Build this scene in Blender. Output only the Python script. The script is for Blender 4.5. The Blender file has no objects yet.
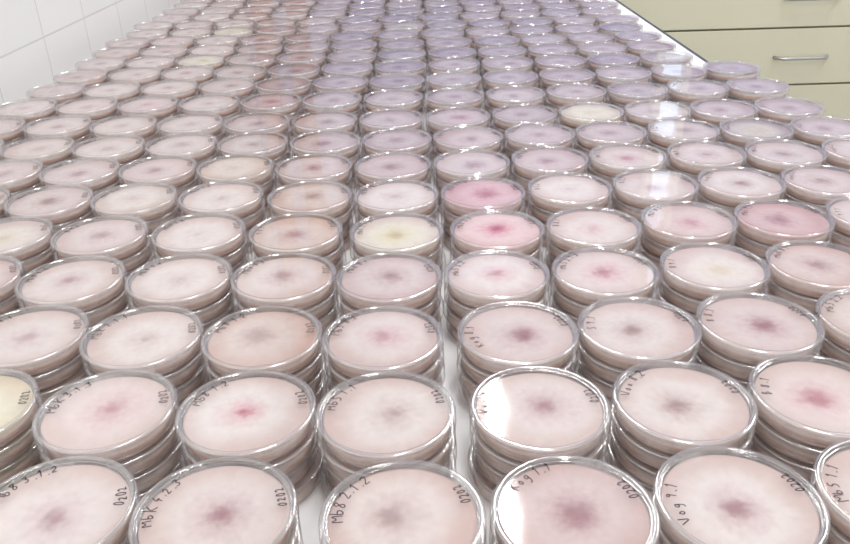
import bpy, bmesh, math, random
from mathutils import Matrix, Vector
random.seed(11)
S=bpy.context.scene
COL=S.collection
try:
    S.view_settings.view_transform='Standard'; S.view_settings.look='None'
except Exception: pass

BENCH_Z=0.90
PITCH=0.0142; NST=4
TOP=BENCH_Z+PITCH*(NST-1)+0.015
LIDZ=TOP
CAMZ=LIDZ+0.3106

# ---------------------------------------------------------------- materials
def newmat(name):
    m=bpy.data.materials.new(name); m.use_nodes=True
    nt=m.node_tree; nt.nodes.clear()
    return m,nt,nt.nodes,nt.links
def simple(name,col,rough=.5,noise=0.0,nscale=8,metal=0,spec=.5):
    m,nt,N,L=newmat(name)
    o=N.new('ShaderNodeOutputMaterial'); b=N.new('ShaderNodeBsdfPrincipled')
    b.inputs['Roughness'].default_value=rough; b.inputs['Metallic'].default_value=metal
    b.inputs['Specular IOR Level'].default_value=spec
    tc=N.new('ShaderNodeTexCoord'); nz=N.new('ShaderNodeTexNoise'); nz.inputs['Scale'].default_value=nscale
    L.new(tc.outputs['Object'],nz.inputs['Vector'])
    mx=N.new('ShaderNodeMix'); mx.data_type='RGBA'
    mx.inputs[6].default_value=(*[c*(1-noise) for c in col],1); mx.inputs[7].default_value=(*[min(1,c*(1+noise)) for c in col],1)
    L.new(nz.outputs['Fac'],mx.inputs[0]); L.new(mx.outputs[2],b.inputs['Base Color'])
    L.new(b.outputs[0],o.inputs[0])
    return m

def plastic_mat(name,milk0,milk1,refl0,refl,fog=0.0,rough=.04):
    # thin moulded polystyrene sheet: clear, with Schlick reflectance for its two faces
    m,nt,N,L=newmat(name)
    o=N.new('ShaderNodeOutputMaterial')
    tr=N.new('ShaderNodeBsdfTransparent'); tr.inputs[0].default_value=(.99,.985,.98,1)
    gl=N.new('ShaderNodeBsdfGlossy'); gl.inputs['Roughness'].default_value=rough
    df=N.new('ShaderNodeBsdfDiffuse'); df.inputs[0].default_value=(.98,.96,.96,1)
    tl=N.new('ShaderNodeBsdfTranslucent'); tl.inputs[0].default_value=(.98,.96,.96,1)
    md=N.new('ShaderNodeMixShader'); md.inputs[0].default_value=.5
    L.new(df.outputs[0],md.inputs[1]); L.new(tl.outputs[0],md.inputs[2])
    lw=N.new('ShaderNodeLayerWeight'); lw.inputs[0].default_value=.5   # Facing = 1-|cos|
    def M(op,a,b=None):
        n=N.new('ShaderNodeMath'); n.operation=op; n.use_clamp=True
        for i,v in enumerate((a,b)):
            if v is None: continue
            if isinstance(v,(int,float)): n.inputs[i].default_value=v
            else: L.new(v,n.inputs[i])
        return n.outputs[0]
    fc=lw.outputs['Facing']
    milk=M('ADD',M('MULTIPLY',M('POWER',fc,2.5),milk1),milk0)
    if fog:
        # patchy condensation under the lid, different in every stack
        tc=N.new('ShaderNodeTexCoord'); oi=N.new('ShaderNodeObjectInfo'); cb=N.new('ShaderNodeCombineXYZ')
        mu=N.new('ShaderNodeMath'); mu.operation='MULTIPLY'; mu.inputs[1].default_value=5.0; L.new(oi.outputs['Random'],mu.inputs[0]); L.new(mu.outputs[0],cb.inputs[0])
        va=N.new('ShaderNodeVectorMath'); va.operation='ADD'; L.new(tc.outputs['Object'],va.inputs[0]); L.new(cb.outputs[0],va.inputs[1])
        nz=N.new('ShaderNodeTexNoise'); nz.inputs['Scale'].default_value=26; nz.inputs['Detail'].default_value=3; L.new(va.outputs[0],nz.inputs['Vector'])
        mr=N.new('ShaderNodeMapRange'); mr.interpolation_type='SMOOTHSTEP'; mr.inputs['From Min'].default_value=.45; mr.inputs['From Max'].default_value=.68
        mr.inputs['To Min'].default_value=0; mr.inputs['To Max'].default_value=fog; L.new(nz.outputs['Fac'],mr.inputs[0])
        milk=M('ADD',milk,mr.outputs[0])
    m1=N.new('ShaderNodeMixShader'); L.new(milk,m1.inputs[0])
    L.new(tr.outputs[0],m1.inputs[1]); L.new(md.outputs[0],m1.inputs[2])
    sch=M('ADD',M('MULTIPLY',M('POWER',fc,5.0),refl),refl0)
    m2=N.new('ShaderNodeMixShader'); L.new(sch,m2.inputs[0])
    L.new(m1.outputs[0],m2.inputs[1]); L.new(gl.outputs[0],m2.inputs[2])
    L.new(m2.outputs[0],o.inputs[0])
    return m

def agar_mat():
    m,nt,N,L=newmat("agar_with_fungal_colony")
    def node(t,**k):
        n=N.new(t)
        for a,v in k.items(): setattr(n,a,v)
        return n
    def math_(op,a,b=None,clamp=False):
        n=node('ShaderNodeMath',operation=op,use_clamp=clamp)
        for i,v in enumerate((a,b)):
            if v is None: continue
            if isinstance(v,(int,float)): n.inputs[i].default_value=v
            else: L.new(v,n.inputs[i])
        return n.outputs[0]
    def mixc(fac,a,b,bt='MIX'):
        n=node('ShaderNodeMix',data_type='RGBA',blend_type=bt)
        for i,v in ((0,fac),(6,a),(7,b)):
            if isinstance(v,(int,float)): n.inputs[i].default_value=v
            elif isinstance(v,tuple): n.inputs[i].default_value=v
            else: L.new(v,n.inputs[i])
        return n.outputs[2]
    o=node('ShaderNodeOutputMaterial'); b=node('ShaderNodeBsdfPrincipled')
    b.inputs['Roughness'].default_value=.6; b.inputs['Specular IOR Level'].default_value=.2
    tc=node('ShaderNodeTexCoord'); oi=node('ShaderNodeObjectInfo')
    sc=node('ShaderNodeVectorMath',operation='SCALE'); L.new(tc.outputs['Object'],sc.inputs[0]); sc.inputs['Scale'].default_value=1/.041
    rnd=math_('MULTIPLY',oi.outputs['Random'],37.0)
    off=node('ShaderNodeCombineXYZ'); L.new(rnd,off.inputs[2])
    va=node('ShaderNodeVectorMath',operation='ADD'); L.new(sc.outputs[0],va.inputs[0]); L.new(off.outputs[0],va.inputs[1])
    nz=node('ShaderNodeTexNoise'); nz.inputs['Scale'].default_value=1.6; nz.inputs['Detail'].default_value=5
    L.new(va.outputs[0],nz.inputs['Vector'])
    nf=node('ShaderNodeTexNoise'); nf.inputs['Scale'].default_value=8; nf.inputs['Detail'].default_value=6
    L.new(va.outputs[0],nf.inputs['Vector'])
    sx=node('ShaderNodeSeparateXYZ'); L.new(sc.outputs[0],sx.inputs[0])
    cxo=math_('MULTIPLY',math_('SUBTRACT',math_('FRACT',math_('MULTIPLY',oi.outputs['Random'],91.7)),.5),.22)
    cyo=math_('MULTIPLY',math_('SUBTRACT',math_('FRACT',math_('MULTIPLY',oi.outputs['Random'],53.3)),.5),.22)
    X=math_('SUBTRACT',sx.outputs[0],cxo); Y=math_('SUBTRACT',sx.outputs[1],cyo)
    rr=math_('SQRT',math_('ADD',math_('MULTIPLY',X,X),math_('MULTIPLY',Y,Y)))
    ang=math_('ARCTAN2',Y,X)
    cv=node('ShaderNodeCombineXYZ'); L.new(math_('MULTIPLY',math_('SINE',ang),3.0),cv.inputs[0]); L.new(math_('MULTIPLY',math_('COSINE',ang),3.0),cv.inputs[1]); L.new(rnd,cv.inputs[2])
    nr=node('ShaderNodeTexNoise'); nr.inputs['Scale'].default_value=2.2; nr.inputs['Detail'].default_value=2
    L.new(cv.outputs[0],nr.inputs['Vector'])
    rd=math_('ADD',rr,math_('MULTIPLY',math_('SUBTRACT',nz.outputs['Fac'],.5),.42))
    rd=math_('ADD',rd,math_('MULTIPLY',math_('SUBTRACT',nf.outputs['Fac'],.5),.24))
    rd=math_('ADD',rd,math_('MULTIPLY',math_('MULTIPLY',math_('SUBTRACT',nr.outputs['Fac'],.5),.24),math_('MULTIPLY',rr,1.6,True)))
    at=node('ShaderNodeAttribute',attribute_type='OBJECT',attribute_name='colony_size')
    ab=node('ShaderNodeAttribute',attribute_type='OBJECT',attribute_name='agar_tint')
    as_=node('ShaderNodeAttribute',attribute_type='OBJECT',attribute_name='colony_strength')
    size=at.outputs['Fac']
    halo=node('ShaderNodeMapRange',interpolation_type='SMOOTHSTEP'); L.new(rd,halo.inputs[0]); L.new(math_('MULTIPLY',size,1.1),halo.inputs['From Max'])
    halo.inputs['From Min'].default_value=-.05; halo.inputs['To Min'].default_value=1; halo.inputs['To Max'].default_value=0
    core=node('ShaderNodeMapRange',interpolation_type='SMOOTHSTEP'); L.new(rd,core.inputs[0]); L.new(math_('MULTIPLY',size,.40),core.inputs['From Max'])
    core.inputs['From Min'].default_value=-.02; core.inputs['To Min'].default_value=1; core.inputs['To Max'].default_value=0
    edge=node('ShaderNodeMapRange',interpolation_type='SMOOTHSTEP'); L.new(rd,edge.inputs[0])
    edge.inputs['From Min'].default_value=.50; edge.inputs['From Max'].default_value=1.05; edge.inputs['To Min'].default_value=0; edge.inputs['To Max'].default_value=1
    # white aerial mycelium, patchy, thins out towards the wall of the dish
    wf=math_('MULTIPLY',math_('SUBTRACT',1.0,edge.outputs[0]),math_('MULTIPLY',nf.outputs['Fac'],1.0))
    white=mixc(.55,ab.outputs['Color'],(1.0,.98,.97,1))
    base=mixc(wf,ab.outputs['Color'],white)
    base=mixc(edge.outputs[0],base,mixc(1.0,ab.outputs['Color'],(.93,.82,.80,1),'MULTIPLY'))
    c1=mixc(math_('MULTIPLY',halo.outputs[0],math_('MULTIPLY',as_.outputs['Fac'],.44)),base,oi.outputs['Color'])
    dk=mixc(1.0,oi.outputs['Color'],(.66,.55,.58,1),'MULTIPLY')
    c2=mixc(math_('MULTIPLY',core.outputs[0],math_('MULTIPLY',as_.outputs['Fac'],.70),True),c1,dk)
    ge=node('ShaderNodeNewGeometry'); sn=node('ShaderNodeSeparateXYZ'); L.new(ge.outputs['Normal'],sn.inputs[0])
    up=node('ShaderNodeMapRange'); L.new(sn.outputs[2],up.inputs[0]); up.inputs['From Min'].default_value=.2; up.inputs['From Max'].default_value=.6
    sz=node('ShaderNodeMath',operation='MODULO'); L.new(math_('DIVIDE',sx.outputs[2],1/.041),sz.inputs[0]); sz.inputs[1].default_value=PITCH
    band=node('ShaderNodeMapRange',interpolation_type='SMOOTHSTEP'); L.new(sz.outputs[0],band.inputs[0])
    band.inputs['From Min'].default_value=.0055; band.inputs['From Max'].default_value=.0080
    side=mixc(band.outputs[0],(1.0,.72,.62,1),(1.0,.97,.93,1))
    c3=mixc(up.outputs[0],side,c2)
    L.new(c3,b.inputs['Base Color'])
    L.new(b.outputs[0],o.inputs[0])
    return m

M_PLASTIC=plastic_mat("clear_polystyrene",.03,.14,.15,.65,fog=.18); M_AGAR=agar_mat()
M_RIM=plastic_mat("clear_polystyrene_moulded_rim",.08,.22,.32,.50,rough=.12)
M_INK=simple("permanent_marker_ink",(.06,.055,.07),.9,.1,spec=.1)
M_BENCH=simple("white_bench_laminate",(.92,.92,.92),.3,.02)
M_DARK=simple("dark_shadow_strip_and_plinth",(.05,.05,.07),.5,.05)  # plinths, and the strip that imitates shade along the bench edge
M_CAB=simple("cream_drawer_laminate",(.72,.69,.53),.45,.03,3)
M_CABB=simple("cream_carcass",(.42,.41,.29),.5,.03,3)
M_STEEL=simple("brushed_steel",(.55,.55,.56),.3,.05,40,metal=1)
M_FLOOR=simple("grey_vinyl_floor",(.45,.44,.42),.4,.1,20)
M_CEIL=simple("ceiling_paint",(.84,.84,.84),.9,.02,5)
M_FAR=simple("lavender_wall_paint",(.50,.48,.64),.8,.05,3)
M_WOOD=simple("brown_wood",(.34,.13,.04),.5,.25,12)
def emit(name,col,s):
    m,nt,N,L=newmat(name); o=N.new('ShaderNodeOutputMaterial'); e=N.new('ShaderNodeEmission')
    e.inputs[0].default_value=(*col,1); e.inputs[1].default_value=s; L.new(e.outputs[0],o.inputs[0]); return m
M_TUBE=emit("fluorescent_tube_glow",(1,.98,.95),7)
M_SKYPANE=emit("daylit_window_pane",(.70,.84,1),2.6)

def tile_mat():
    m,nt,N,L=newmat("white_glazed_wall_tiles")
    o=N.new('ShaderNodeOutputMaterial'); b=N.new('ShaderNodeBsdfPrincipled'); b.inputs['Roughness'].default_value=.25
    tc=N.new('ShaderNodeTexCoord'); sp=N.new('ShaderNodeSeparateXYZ'); cb=N.new('ShaderNodeCombineXYZ')
    L.new(tc.outputs['Object'],sp.inputs[0]); L.new(sp.outputs[1],cb.inputs[0]); L.new(sp.outputs[2],cb.inputs[1])
    br=N.new('ShaderNodeTexBrick'); br.offset=0; br.inputs['Scale'].default_value=1
    br.inputs['Brick Width'].default_value=.20; br.inputs['Row Height'].default_value=.20; br.inputs['Mortar Size'].default_value=.0018
    br.inputs['Mortar Smooth'].default_value=.2
    br.inputs['Color1'].default_value=(.88,.88,.86,1); br.inputs['Color2'].default_value=(.86,.865,.85,1); br.inputs['Mortar'].default_value=(.70,.69,.68,1)
    L.new(cb.outputs[0],br.inputs['Vector']); L.new(br.outputs['Color'],b.inputs['Base Color'])
    bp=N.new('ShaderNodeBump'); bp.invert=True; bp.inputs['Strength'].default_value=.2; bp.inputs['Distance'].default_value=.001
    L.new(br.outputs['Fac'],bp.inputs['Height']); L.new(bp.outputs[0],b.inputs['Normal'])
    L.new(b.outputs[0],o.inputs[0]); return m
M_TILE=tile_mat()

# ---------------------------------------------------------------- helpers
def link(ob,parent=None):
    COL.objects.link(ob)
    if parent: ob.parent=parent
    return ob
def empty(name,loc=(0,0,0)):
    e=bpy.data.objects.new(name,None); e.location=loc; e.empty_display_size=.05; COL.objects.link(e); return e
def box(name,lo,hi,mat,parent=None,bevel=0):
    bm=bmesh.new(); bmesh.ops.create_cube(bm,size=1)
    c=[(a+b)/2 for a,b in zip(lo,hi)]; s=[b-a for a,b in zip(lo,hi)]
    for v in bm.verts: v.co=Vector((v.co.x*s[0],v.co.y*s[1],v.co.z*s[2]))
    if bevel: bmesh.ops.bevel(bm,geom=bm.edges[:],offset=bevel,segments=2,affect='EDGES')
    me=bpy.data.meshes.new(name); bm.to_mesh(me); bm.free(); me.materials.append(mat)
    ob=bpy.data.objects.new(name,me); ob.location=c
    link(ob,parent)
    if parent: ob.location=Vector(c)-parent.location
    return ob

def lathe(bm,prof,z0,cx,cy,seg,mi,rim=None):
    rings=[]
    for r,z in prof:
        if r<1e-6: rings.append([bm.verts.new((cx,cy,z0+z))])
        else: rings.append([bm.verts.new((cx+r*math.cos(2*math.pi*i/seg),cy+r*math.sin(2*math.pi*i/seg),z0+z)) for i in range(seg)])
    for q,(a,b) in enumerate(zip(rings,rings[1:])):
        for i in range(seg):
            j=(i+1)%seg
            if len(a)==1 and len(b)==1: continue
            if len(a)==1: f=bm.faces.new((a[0],b[i],b[j]))
            elif len(b)==1: f=bm.faces.new((a[i],b[0],a[j]))
            else: f=bm.faces.new((a[i],b[i],b[j],a[j]))
            f.material_index=2 if (rim and q in rim) else mi; f.smooth=True
mm=.001
LID=[(0,14.0),(20,14.0),(40.2,14.0),(41.0,14.02),(41.4,14.25),(41.7,14.9),(42.3,15.1),(43.8,15.05),(44.6,14.7),(45,13.9),(45,7.0),(45.2,6.5),(44.5,6.4)]
BASE=[(40.9,12.6),(41.6,12.9),(42.2,12.5),(41.7,.9),(41.0,.1),(40.2,.05)]
AGAR=[(0,11.4),(10,11.2),(25,10.9),(36,10.7),(39.0,10.8),(40.3,11.2),(40.4,1.0),(0,1.0)]
def scale(p): return [(a*mm,b*mm) for a,b in p]
def stack_mesh(name,seed,seg):
    rg=random.Random(seed); bm=bmesh.new()
    for i in range(NST):
        top=(i==NST-1)
        cx=0 if top else rg.uniform(-.0016,.0016); cy=0 if top else rg.uniform(-.0016,.0016)
        z=i*PITCH
        lathe(bm,scale(LID),z,cx,cy,seg,0,rim=(4,5,6,7,8,10,11))
        lathe(bm,scale(BASE),z,cx,cy,seg,0,rim=(0,1))
        lathe(bm,scale(AGAR),z,cx,cy,seg,1)
    for e in bm.edges:
        if len(e.link_faces)==2 and e.calc_face_angle(0)>math.radians(48): e.smooth=False
    me=bpy.data.meshes.new(name); bm.to_mesh(me); bm.free()
    me.materials.append(M_PLASTIC); me.materials.append(M_AGAR); me.materials.append(M_RIM)
    return me
HI=[stack_mesh("petri_stack_fine_%d"%i,i,72) for i in range(4)]
LO=[stack_mesh("petri_stack_coarse_%d"%i,i+9,40) for i in range(4)]

# hand lettering -------------------------------------------------
GL={
'M':[[(0,0),(.05,1),(.4,.35),(.75,1),(.85,0)]],
'b':[[(.1,1.05),(.08,0),(.35,-.02),(.6,.2),(.5,.48),(.1,.42)]],
'8':[[(.55,.85),(.3,1),(.1,.8),(.3,.55),(.58,.25),(.3,0),(.05,.22),(.35,.55),(.55,.85)]],
'K':[[(.1,1),(.08,0)],[(.65,.95),(.12,.45),(.7,0)]],
'L':[[(.1,1),(.08,0),(.6,.02)]],
'S':[[(.55,.85),(.3,1),(.1,.75),(.5,.3),(.3,0),(.05,.12)]],
'B':[[(.08,0),(.1,1),(.5,.85),(.15,.52),(.6,.3),(.08,0)]],
'V':[[(0,1),(.3,0),(.6,1.0)]],
'o':[[(.3,.55),(.05,.3),(.25,0),(.5,.25),(.3,.55)]],
'g':[[(.5,.5),(.2,.55),(.05,.25),(.35,.1),(.5,.5),(.45,-.3),(.1,-.35)]],
's':[[(.45,.5),(.15,.5),(.4,.15),(.05,.02)]],
'0':[[(.3,1),(.05,.6),(.1,.1),(.35,0),(.58,.4),(.5,.9),(.3,1)]],
'1':[[(.15,.7),(.38,1),(.33,0)]],
'2':[[(.05,.8),(.3,1),(.55,.75),(.4,.4),(.03,.02),(.62,.04)]],
'3':[[(.05,.9),(.4,1),(.5,.75),(.22,.55),(.55,.3),(.35,0),(.02,.1)]],
'4':[[(.4,1),(.05,.4),(.62,.42)],[(.45,.65),(.4,0)]],
'5':[[(.55,1),(.15,.97),(.1,.6),(.45,.55),(.5,.15),(.05,.02)]],
'9':[[(.5,.8),(.2,1),(.08,.7),(.45,.6),(.5,.85),(.4,0)]],
'.':[[(.12,.0),(.2,.08)]],
'-':[[(.05,.45),(.5,.48)]],
' ':[]}
def smooth_poly(pts):
    if len(pts)<3: return pts
    out=[pts[0]]
    for a,b in zip(pts,pts[1:]):
        out.append((a[0]*.75+b[0]*.25,a[1]*.75+b[1]*.25)); out.append((a[0]*.25+b[0]*.75,a[1]*.25+b[1]*.75))
    out.append(pts[-1]); return out
def ink_mesh(name,labels,rg):
    bm=bmesh.new(); w=.00031; z=PITCH*(NST-1)+.01425
    for text,a0,di,rad,hh in labels:
        s=0
        for ch in text:
            wd=(.4 if ch in '. ' else 1.0)*hh*.80
            for st in GL.get(ch,[]):
                pts=[]
                jit=rg.uniform(-.08,.08); sz=rg.uniform(.85,1.12)
                for x,y in smooth_poly(st):
                    yy=(y*sz+jit+x*.08)*hh; xx=s+x*hh*.80*sz
                    if di<0: r=rad+yy; a=math.radians(a0)-xx/rad
                    else: r=rad-yy; a=math.radians(a0)+xx/rad
                    pts.append(Vector((r*mm*math.cos(a),r*mm*math.sin(a),z)))
                for p0,p1 in zip(pts,pts[1:]):
                    d=(p1-p0)
                    if d.length<1e-7: continue
                    d.normalize(); n=Vector((-d.y,d.x,0))*w; e=d*w*.6
                    vs=[bm.verts.new(q) for q in (p0-e-n,p1+e-n,p1+e+n,p0-e+n)]
                    bm.faces.new(vs)
            s+=wd
    me=bpy.data.meshes.new(name); bm.to_mesh(me); bm.free(); me.materials.append(M_INK)
    return me

# ---------------------------------------------------------------- petri dishes (positions in mm on the bench)
ROWS=[
[(-208,328),(-120,324),(-16,316),(78,316),(167,321),(255,326)],
[(-306,425),(-211,420),(-118,413),(-28,408),(71,409),(164,410),(255,412)],
[(-305,517),(-215,509),(-123,504),(-33,499),(68,500),(158,502),(249,502),(341,503)],
[(-400,615),(-306,607),(-212,605),(-121,601),(-31,595),(61,594),(153,594),(247,597),(338,595)],
[(-409,706),(-314,700),(-218,700),(-123,693),(-26,687),(70,686),(162,686),(255,694),(346,692),(437,695)],
[(-494,797),(-402,793),(-310,794),(-216,792),(-120,784),(-28,780),(64,780),(157,786),(249,789),(341,788),(431,787)],
[(-496,891),(-403,886),(-311,886),(-219,884),(-126,876),(-34,874),(58,875),(150,879),(242,881),(335,883),(426,879),(517,878)],
[(-586,983),(-493,979),(-400,977),(-307,977),(-215,972),(-122,970),(-31,970),(60,970),(152,975),(243,974),(336,975),(427,970),(519,970)],
[(-600,1079),(-507,1080),(-412,1072),(-319,1071),(-226,1066),(-132,1063),(-40,1063),(52,1063),(144,1067),(236,1067),(328,1067),(419,1065),(510,1067)],
[(-596,1181),(-503,1181),(-410,1178),(-317,1177),(-224,1174),(-132,1174),(-40,1172),(52,1171),(144,1173),(236,1178),(328,1177),(420,1181),(511,1182)],
[(-590,1280),(-498,1276),(-405,1278),(-312,1280),(-220,1276),(-128,1279),(-36,1275),(56,1277),(148,1279),(240,1282),(332,1284),(423,1287),(514,1300)],
]
WALLX=-0.69; EDGEX=0.572
pts=[]
for ri,row in enumerate(ROWS):
    for ci,(x,y) in enumerate(row): pts.append((x*mm,y*mm,ri,ci))
    x,y=row[0][0]*mm,row[0][1]*mm
    while x-.093-.046>WALLX: x-=.093; pts.append((x,y,ri,-99))
    x,y=row[-1][0]*mm,row[-1][1]*mm
    while x+.093+.046<EDGEX: x+=.093; pts.append((x,y,ri,-99))
for k in range(-6,7):
    x=-.036+k*.0925
    if x-.046>WALLX and x+.046<EDGEX: pts.append((x,.222+random.uniform(-.002,.002),-1,-99))
yy=1.283
for r in range(11,24):
    yy+=.0955
    ox=random.uniform(-.008,.008)
    for k in range(-6,6):
        x=-.036+k*.0925+ox+random.uniform(-.001,.001)
        if x-.046>WALLX and x+.046<EDGEX:
            pts.append((x,yy+.012*max(0,k)/6+random.uniform(-.002,.002),r,-98))
P=[[a,b] for a,b,_,_ in pts]
for it in range(40):
    mv=False
    for i in range(len(P)):
        for j in range(i+1,len(P)):
            dy=P[j][1]-P[i][1]
            if abs(dy)>.0908: continue
            dx=P[j][0]-P[i][0]
            if abs(dx)>.0908: continue
            q=math.hypot(dx,dy)
            if q<.0906:
                k=(.0906-q)/2/max(q,1e-5); P[i][0]-=dx*k;P[i][1]-=dy*k;P[j][0]+=dx*k;P[j][1]+=dy*k; mv=True
    if not mv: break

PINK=(.56,.16,.22); MAUVE=(.38,.12,.17); BROWN=(.34,.15,.14); RED=(.60,.05,.16); YEL=(.66,.58,.16); PUR=(.17,.09,.19)
IV=(.69,.605,.58)
SPEC={
(0,0):(MAUVE,.72,1,IV),(0,1):(MAUVE,.78,1,IV),(0,2):(BROWN,.65,.9,(.68,.57,.54)),(0,3):(MAUVE,1.0,1.0,(.64,.52,.50)),(0,4):(MAUVE,.60,1,IV),(0,5):(MAUVE,.5,.8,IV),
(1,0):(YEL,.9,1,(.72,.68,.52)),(1,1):(PINK,.9,1,IV),(1,2):(RED,.46,1.1,IV),(1,3):(BROWN,.65,.75,IV),(1,4):(MAUVE,.75,.9,IV),(1,5):(BROWN,.65,1,IV),(1,6):(PINK,.85,1,IV),
(2,0):(MAUVE,.7,.7,IV),(2,1):(BROWN,.6,.5,IV),(2,2):(BROWN,1.1,.7,(.66,.53,.48)),(2,3):(PINK,.7,.8,IV),(2,4):(MAUVE,.85,1.1,IV),(2,5):(BROWN,.65,.9,IV),(2,6):(MAUVE,.9,1.1,IV),  # third dish: brown colony and tint imitate streaks reflected in its lid
(3,1):(MAUVE,.7,.8,IV),(3,2):(MAUVE,.6,.6,IV),(3,5):(PINK,.6,.9,IV),(3,6):(PINK,.8,1.0,IV),(3,7):(YEL,.7,.4,IV),(3,8):(BROWN,.9,.9,(.64,.50,.46)),
(4,0):(YEL,.9,.5,IV),(4,4):(YEL,.85,1.2,(.72,.68,.60)),(4,5):(RED,.75,1.4,(.72,.54,.53)),(4,8):(MAUVE,1.1,1.0,(.60,.41,.40)),(4,2):(MAUVE,.6,.4,IV),
(5,6):(PINK,1.1,1.2,(.62,.41,.45)),(5,7):(BROWN,.5,.4,IV),(6,3):(BROWN,.8,.3,(.62,.52,.46)),(5,2):(MAUVE,.6,.35,(.66,.58,.53)),(5,3):(BROWN,.6,.5,IV),
(8,9):(YEL,.9,.4,(.66,.63,.52)),(7,11):(YEL,1.1,.5,(.38,.32,.35)),
}
LAB={
(0,0):("Mb8 3.1.2",168),(0,1):("MbK 4.2.3",196),(0,2):("Mb8 2.1.2",186),(0,3):("Kog 1.1",150),(0,4):("Vog 9.1",205),
(1,1):("MbK 3.1.3",185),(1,2):("Mb8 1.2",170),(1,3):("Mb5 1.1",176),(1,4):("Kos 1.1",190),(1,5):("Voo 8.2",170),(1,6):("B 8.1",180),
(2,1):("MbK 2.1.1",186),(2,2):("Mb8 1.2",170),(2,3):("Mb5 8.2",176),(2,4):("Kog 8.1",215),(2,5):("S 9.1",185),(2,6):("8 8.1",178),
}
root=empty("petri_dish_stacks")
def mixt(a,b,t): return tuple(x*(1-t)+y*t for x,y in zip(a,b))
for n,(x0,y0,ri,ci) in enumerate(pts):
    x,y=P[n]
    near=(y<.95)
    me=random.choice(HI if near else LO)
    ob=bpy.data.objects.new("petri_stack_%03d"%n,me); link(ob,root)
    ob.location=(x,y,BENCH_Z); ob.rotation_euler=(0,0,random.uniform(0,6.28))
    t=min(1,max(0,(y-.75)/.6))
    sp=SPEC.get((ri,ci)) if ci>=0 else None
    if sp is None:
        colr=random.choice([MAUVE,MAUVE,PINK,BROWN,MAUVE,BROWN]); size=random.uniform(.6,1.0); st=random.uniform(.6,1.1)
        tint=mixt(IV,random.choice([(.58,.42,.40),(.66,.56,.51),(.58,.46,.46),(.74,.68,.66)]),random.random()*.9)
        if random.random()<.02: colr=YEL; tint=(.68,.64,.54)
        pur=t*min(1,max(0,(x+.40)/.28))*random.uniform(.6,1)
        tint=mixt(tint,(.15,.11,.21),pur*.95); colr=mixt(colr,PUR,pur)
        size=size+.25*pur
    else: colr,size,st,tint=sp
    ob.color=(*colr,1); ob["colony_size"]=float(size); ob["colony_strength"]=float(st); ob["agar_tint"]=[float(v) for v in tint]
    if y<1.2:
        rg=random.Random(n*7+1)
        if (ri,ci) in LAB: tx,a=LAB[(ri,ci)]
        else:
            tx=rg.choice(["MbK","Mb8","Mb5","Vog","8","9"])+" "+rg.choice(["1.1","2.2","8.1","3.2","9.1","2.1.2"]); a=rg.uniform(160,190)
        im=ink_mesh("ink_%03d"%n,[(tx,a,-1,32.6,6.3 if ri<3 else 5.6),("0202",rg.uniform(2,14),1,39.0,5.2)],rg)
        io=bpy.data.objects.new("marker_label_%03d"%n,im); link(io,root); io.location=(x,y,BENCH_Z)

# ---------------------------------------------------------------- bench
bench=empty("laboratory_bench",(0,0,0))
BY0,BY1=-.35,2.56
box("worktop",(WALLX+.001,BY0,BENCH_Z-.04),(EDGEX,BY1,BENCH_Z),M_BENCH,bench,.002)
box("edge_shadow_strip",(EDGEX+.0005,BY0,BENCH_Z-.045),(EDGEX+.016,BY1,BENCH_Z-.006),M_DARK,bench)  # added dark strip, imitates the aisle shadow beside the worktop
box("base_cabinet",(WALLX+.002,BY0+.05,.08),(EDGEX-.05,BY1-.02,BENCH_Z-.0405),M_CABB,bench)
box("plinth",(WALLX+.003,BY0+.08,0.001),(EDGEX-.1,BY1-.04,.08),M_DARK,bench)

# ---------------------------------------------------------------- cabinet with drawers
cab=empty("drawer_cabinet",(0,0,0))
CY=2.60
box("carcass",(.58,CY+.02,.10),(2.42,CY+.58,.985),M_CABB,cab)
box("counter_top",(.58,CY-.02,.986),(2.44,CY+.598,1.02),M_BENCH,cab,.003)
box("plinth",(.60,CY+.07,0.001),(2.40,CY+.56,.099),M_DARK,cab)
seams=[.115,.393,.578,.763,.948]
def handle(cx,z,w=.175):
    bm=bmesh.new(); segs=18; path=[]
    for i in range(segs+1):
        t=i/segs; xx=(t-.5)*w
        d=.028*min(1,math.sin(math.pi*min(1,max(0,t)))*3.2)
        path.append(Vector((xx,-d,0)))
    prev=None
    for i,pnt in enumerate(path):
        a=path[max(0,i-1)]; b=path[min(segs,i+1)]; tg=(b-a).normalized()
        nn=Vector((-tg.y,tg.x,0)); ring=[]
        for k in range(10):
            an=2*math.pi*k/10; ring.append(bm.verts.new(pnt+nn*.0055*math.cos(an)+Vector((0,0,.0055*math.sin(an)))))
        if prev:
            for k in range(10):
                fc=bm.faces.new((prev[k],prev[(k+1)%10],ring[(k+1)%10],ring[k])); fc.smooth=True
        else: bm.faces.new(ring)
        prev=ring
    bm.faces.new(prev[::-1])
    bmesh.ops.recalc_face_normals(bm,faces=bm.faces[:])
    me=bpy.data.meshes.new("handle"); bm.to_mesh(me); bm.free(); me.materials.append(M_STEEL)
    ob=bpy.data.objects.new("handle",me); link(ob,cab); ob.location=(cx,CY-.0005,z)
for (xa,xb) in ((.583,1.917),(1.923,2.40)):
    for za,zb in zip(seams,seams[1:]):
        box("drawer_front",(xa,CY,za+.003),(xb,CY+.0195,zb-.003),M_CAB,cab,.002)
        handle((xa+xb)/2,(za+zb)/2)

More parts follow.
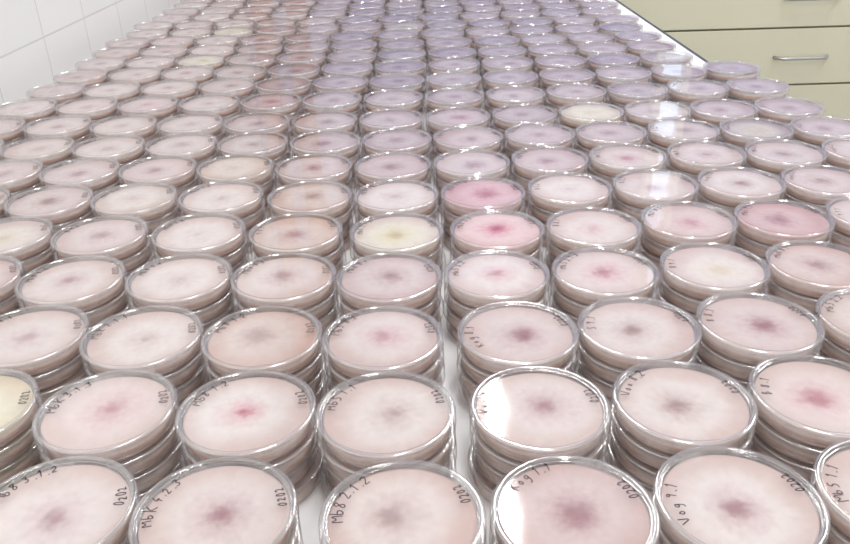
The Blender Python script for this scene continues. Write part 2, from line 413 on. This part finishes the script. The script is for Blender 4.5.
# ---------------------------------------------------------------- room shell
FY=3.30; RX=2.50; CH=2.80
box("floor",(WALLX-.1,-1.5,-.05),(RX,FY,0),M_FLOOR)
wl=box("wall_left",(WALLX-.1,-1.5,0.0),(WALLX,FY,CH),M_TILE)
box("wall_far",(WALLX-.1,FY,0),(RX,FY+.1,CH),M_FAR)
box("wall_right",(RX,-1.5,0),(RX+.1,FY+.1,CH),M_CEIL)
box("ceiling",(WALLX-.1,-1.5,CH),(RX+.1,FY+.1,CH+.05),M_CEIL)
def window(par,xa,xb,za,zb):
    y=FY-.001
    box("pane",(xa+.03,y-.012,za+.03),(xb-.03,y-.006,zb-.03),M_SKYPANE,par)
    box("frame_left",(xa,y-.05,za),(xa+.03,y,zb),M_CEIL,par,.003)
    box("frame_right",(xb-.03,y-.05,za),(xb,y,zb),M_CEIL,par,.003)
    box("frame_top",(xa+.03,y-.05,zb-.03),(xb-.03,y,zb),M_CEIL,par,.003)
    box("frame_bottom",(xa+.03,y-.05,za),(xb-.03,y,za+.03),M_CEIL,par,.003)
win=empty("window_1",(0,0,0))
window(win,.98,1.12,1.35,2.5)
box("trim_1",(-.66,FY-.04,.0),(-.58,FY-.001,CH-.001),M_WOOD)
box("trim_2",(-.52,FY-.04,.0),(-.44,FY-.001,CH-.001),M_WOOD)
def lum(x,y,l):
    e=empty("fluorescent_ceiling_light",(x,y,CH))
    dx,dy=(.06,l/2)
    box("housing",(x-dx,y-dy,CH-.06),(x+dx,y+dy,CH-.001),M_CEIL,e,.004)
    box("tube",(x-.013,y-dy+.03,CH-.088),(x+.013,y+dy-.03,CH-.062),M_TUBE,e,.008)
    ld=bpy.data.lights.new("tube_light","AREA"); ld.shape='RECTANGLE'; ld.size=.04; ld.size_y=2*dy; ld.energy=16; ld.color=(1,.99,.985)
    lo=bpy.data.objects.new("tube_light",ld); link(lo,e); lo.location=(0,0,-.10)
lum(.30,2.3,1.25); lum(.30,.1,1.25)
lum(1.7,1.9,1.25)
w=bpy.data.worlds.new("daylight"); S.world=w; w.use_nodes=True
bg=w.node_tree.nodes["Background"]; bg.inputs[0].default_value=(.95,.975,1,1); bg.inputs[1].default_value=1.3

# ---------------------------------------------------------------- camera
F=788.7; pit=math.radians(27.46); roll=math.radians(1.70)
fw=Vector((0,math.cos(pit),-math.sin(pit))); R0=Vector((1,0,0)); D0=Vector((0,-math.sin(pit),-math.cos(pit)))
Rv=R0*math.cos(roll)+D0*math.sin(roll); Dv=-R0*math.sin(roll)+D0*math.cos(roll)
cd=bpy.data.cameras.new("camera"); cd.sensor_width=36; cd.lens=F/850*36; cd.clip_start=.01
cam=bpy.data.objects.new("camera",cd); COL.objects.link(cam)
Mx=Matrix((Rv,-Dv,-fw)).transposed().to_4x4(); Mx.translation=Vector((0,0,CAMZ)); cam.matrix_world=Mx
S.camera=cam
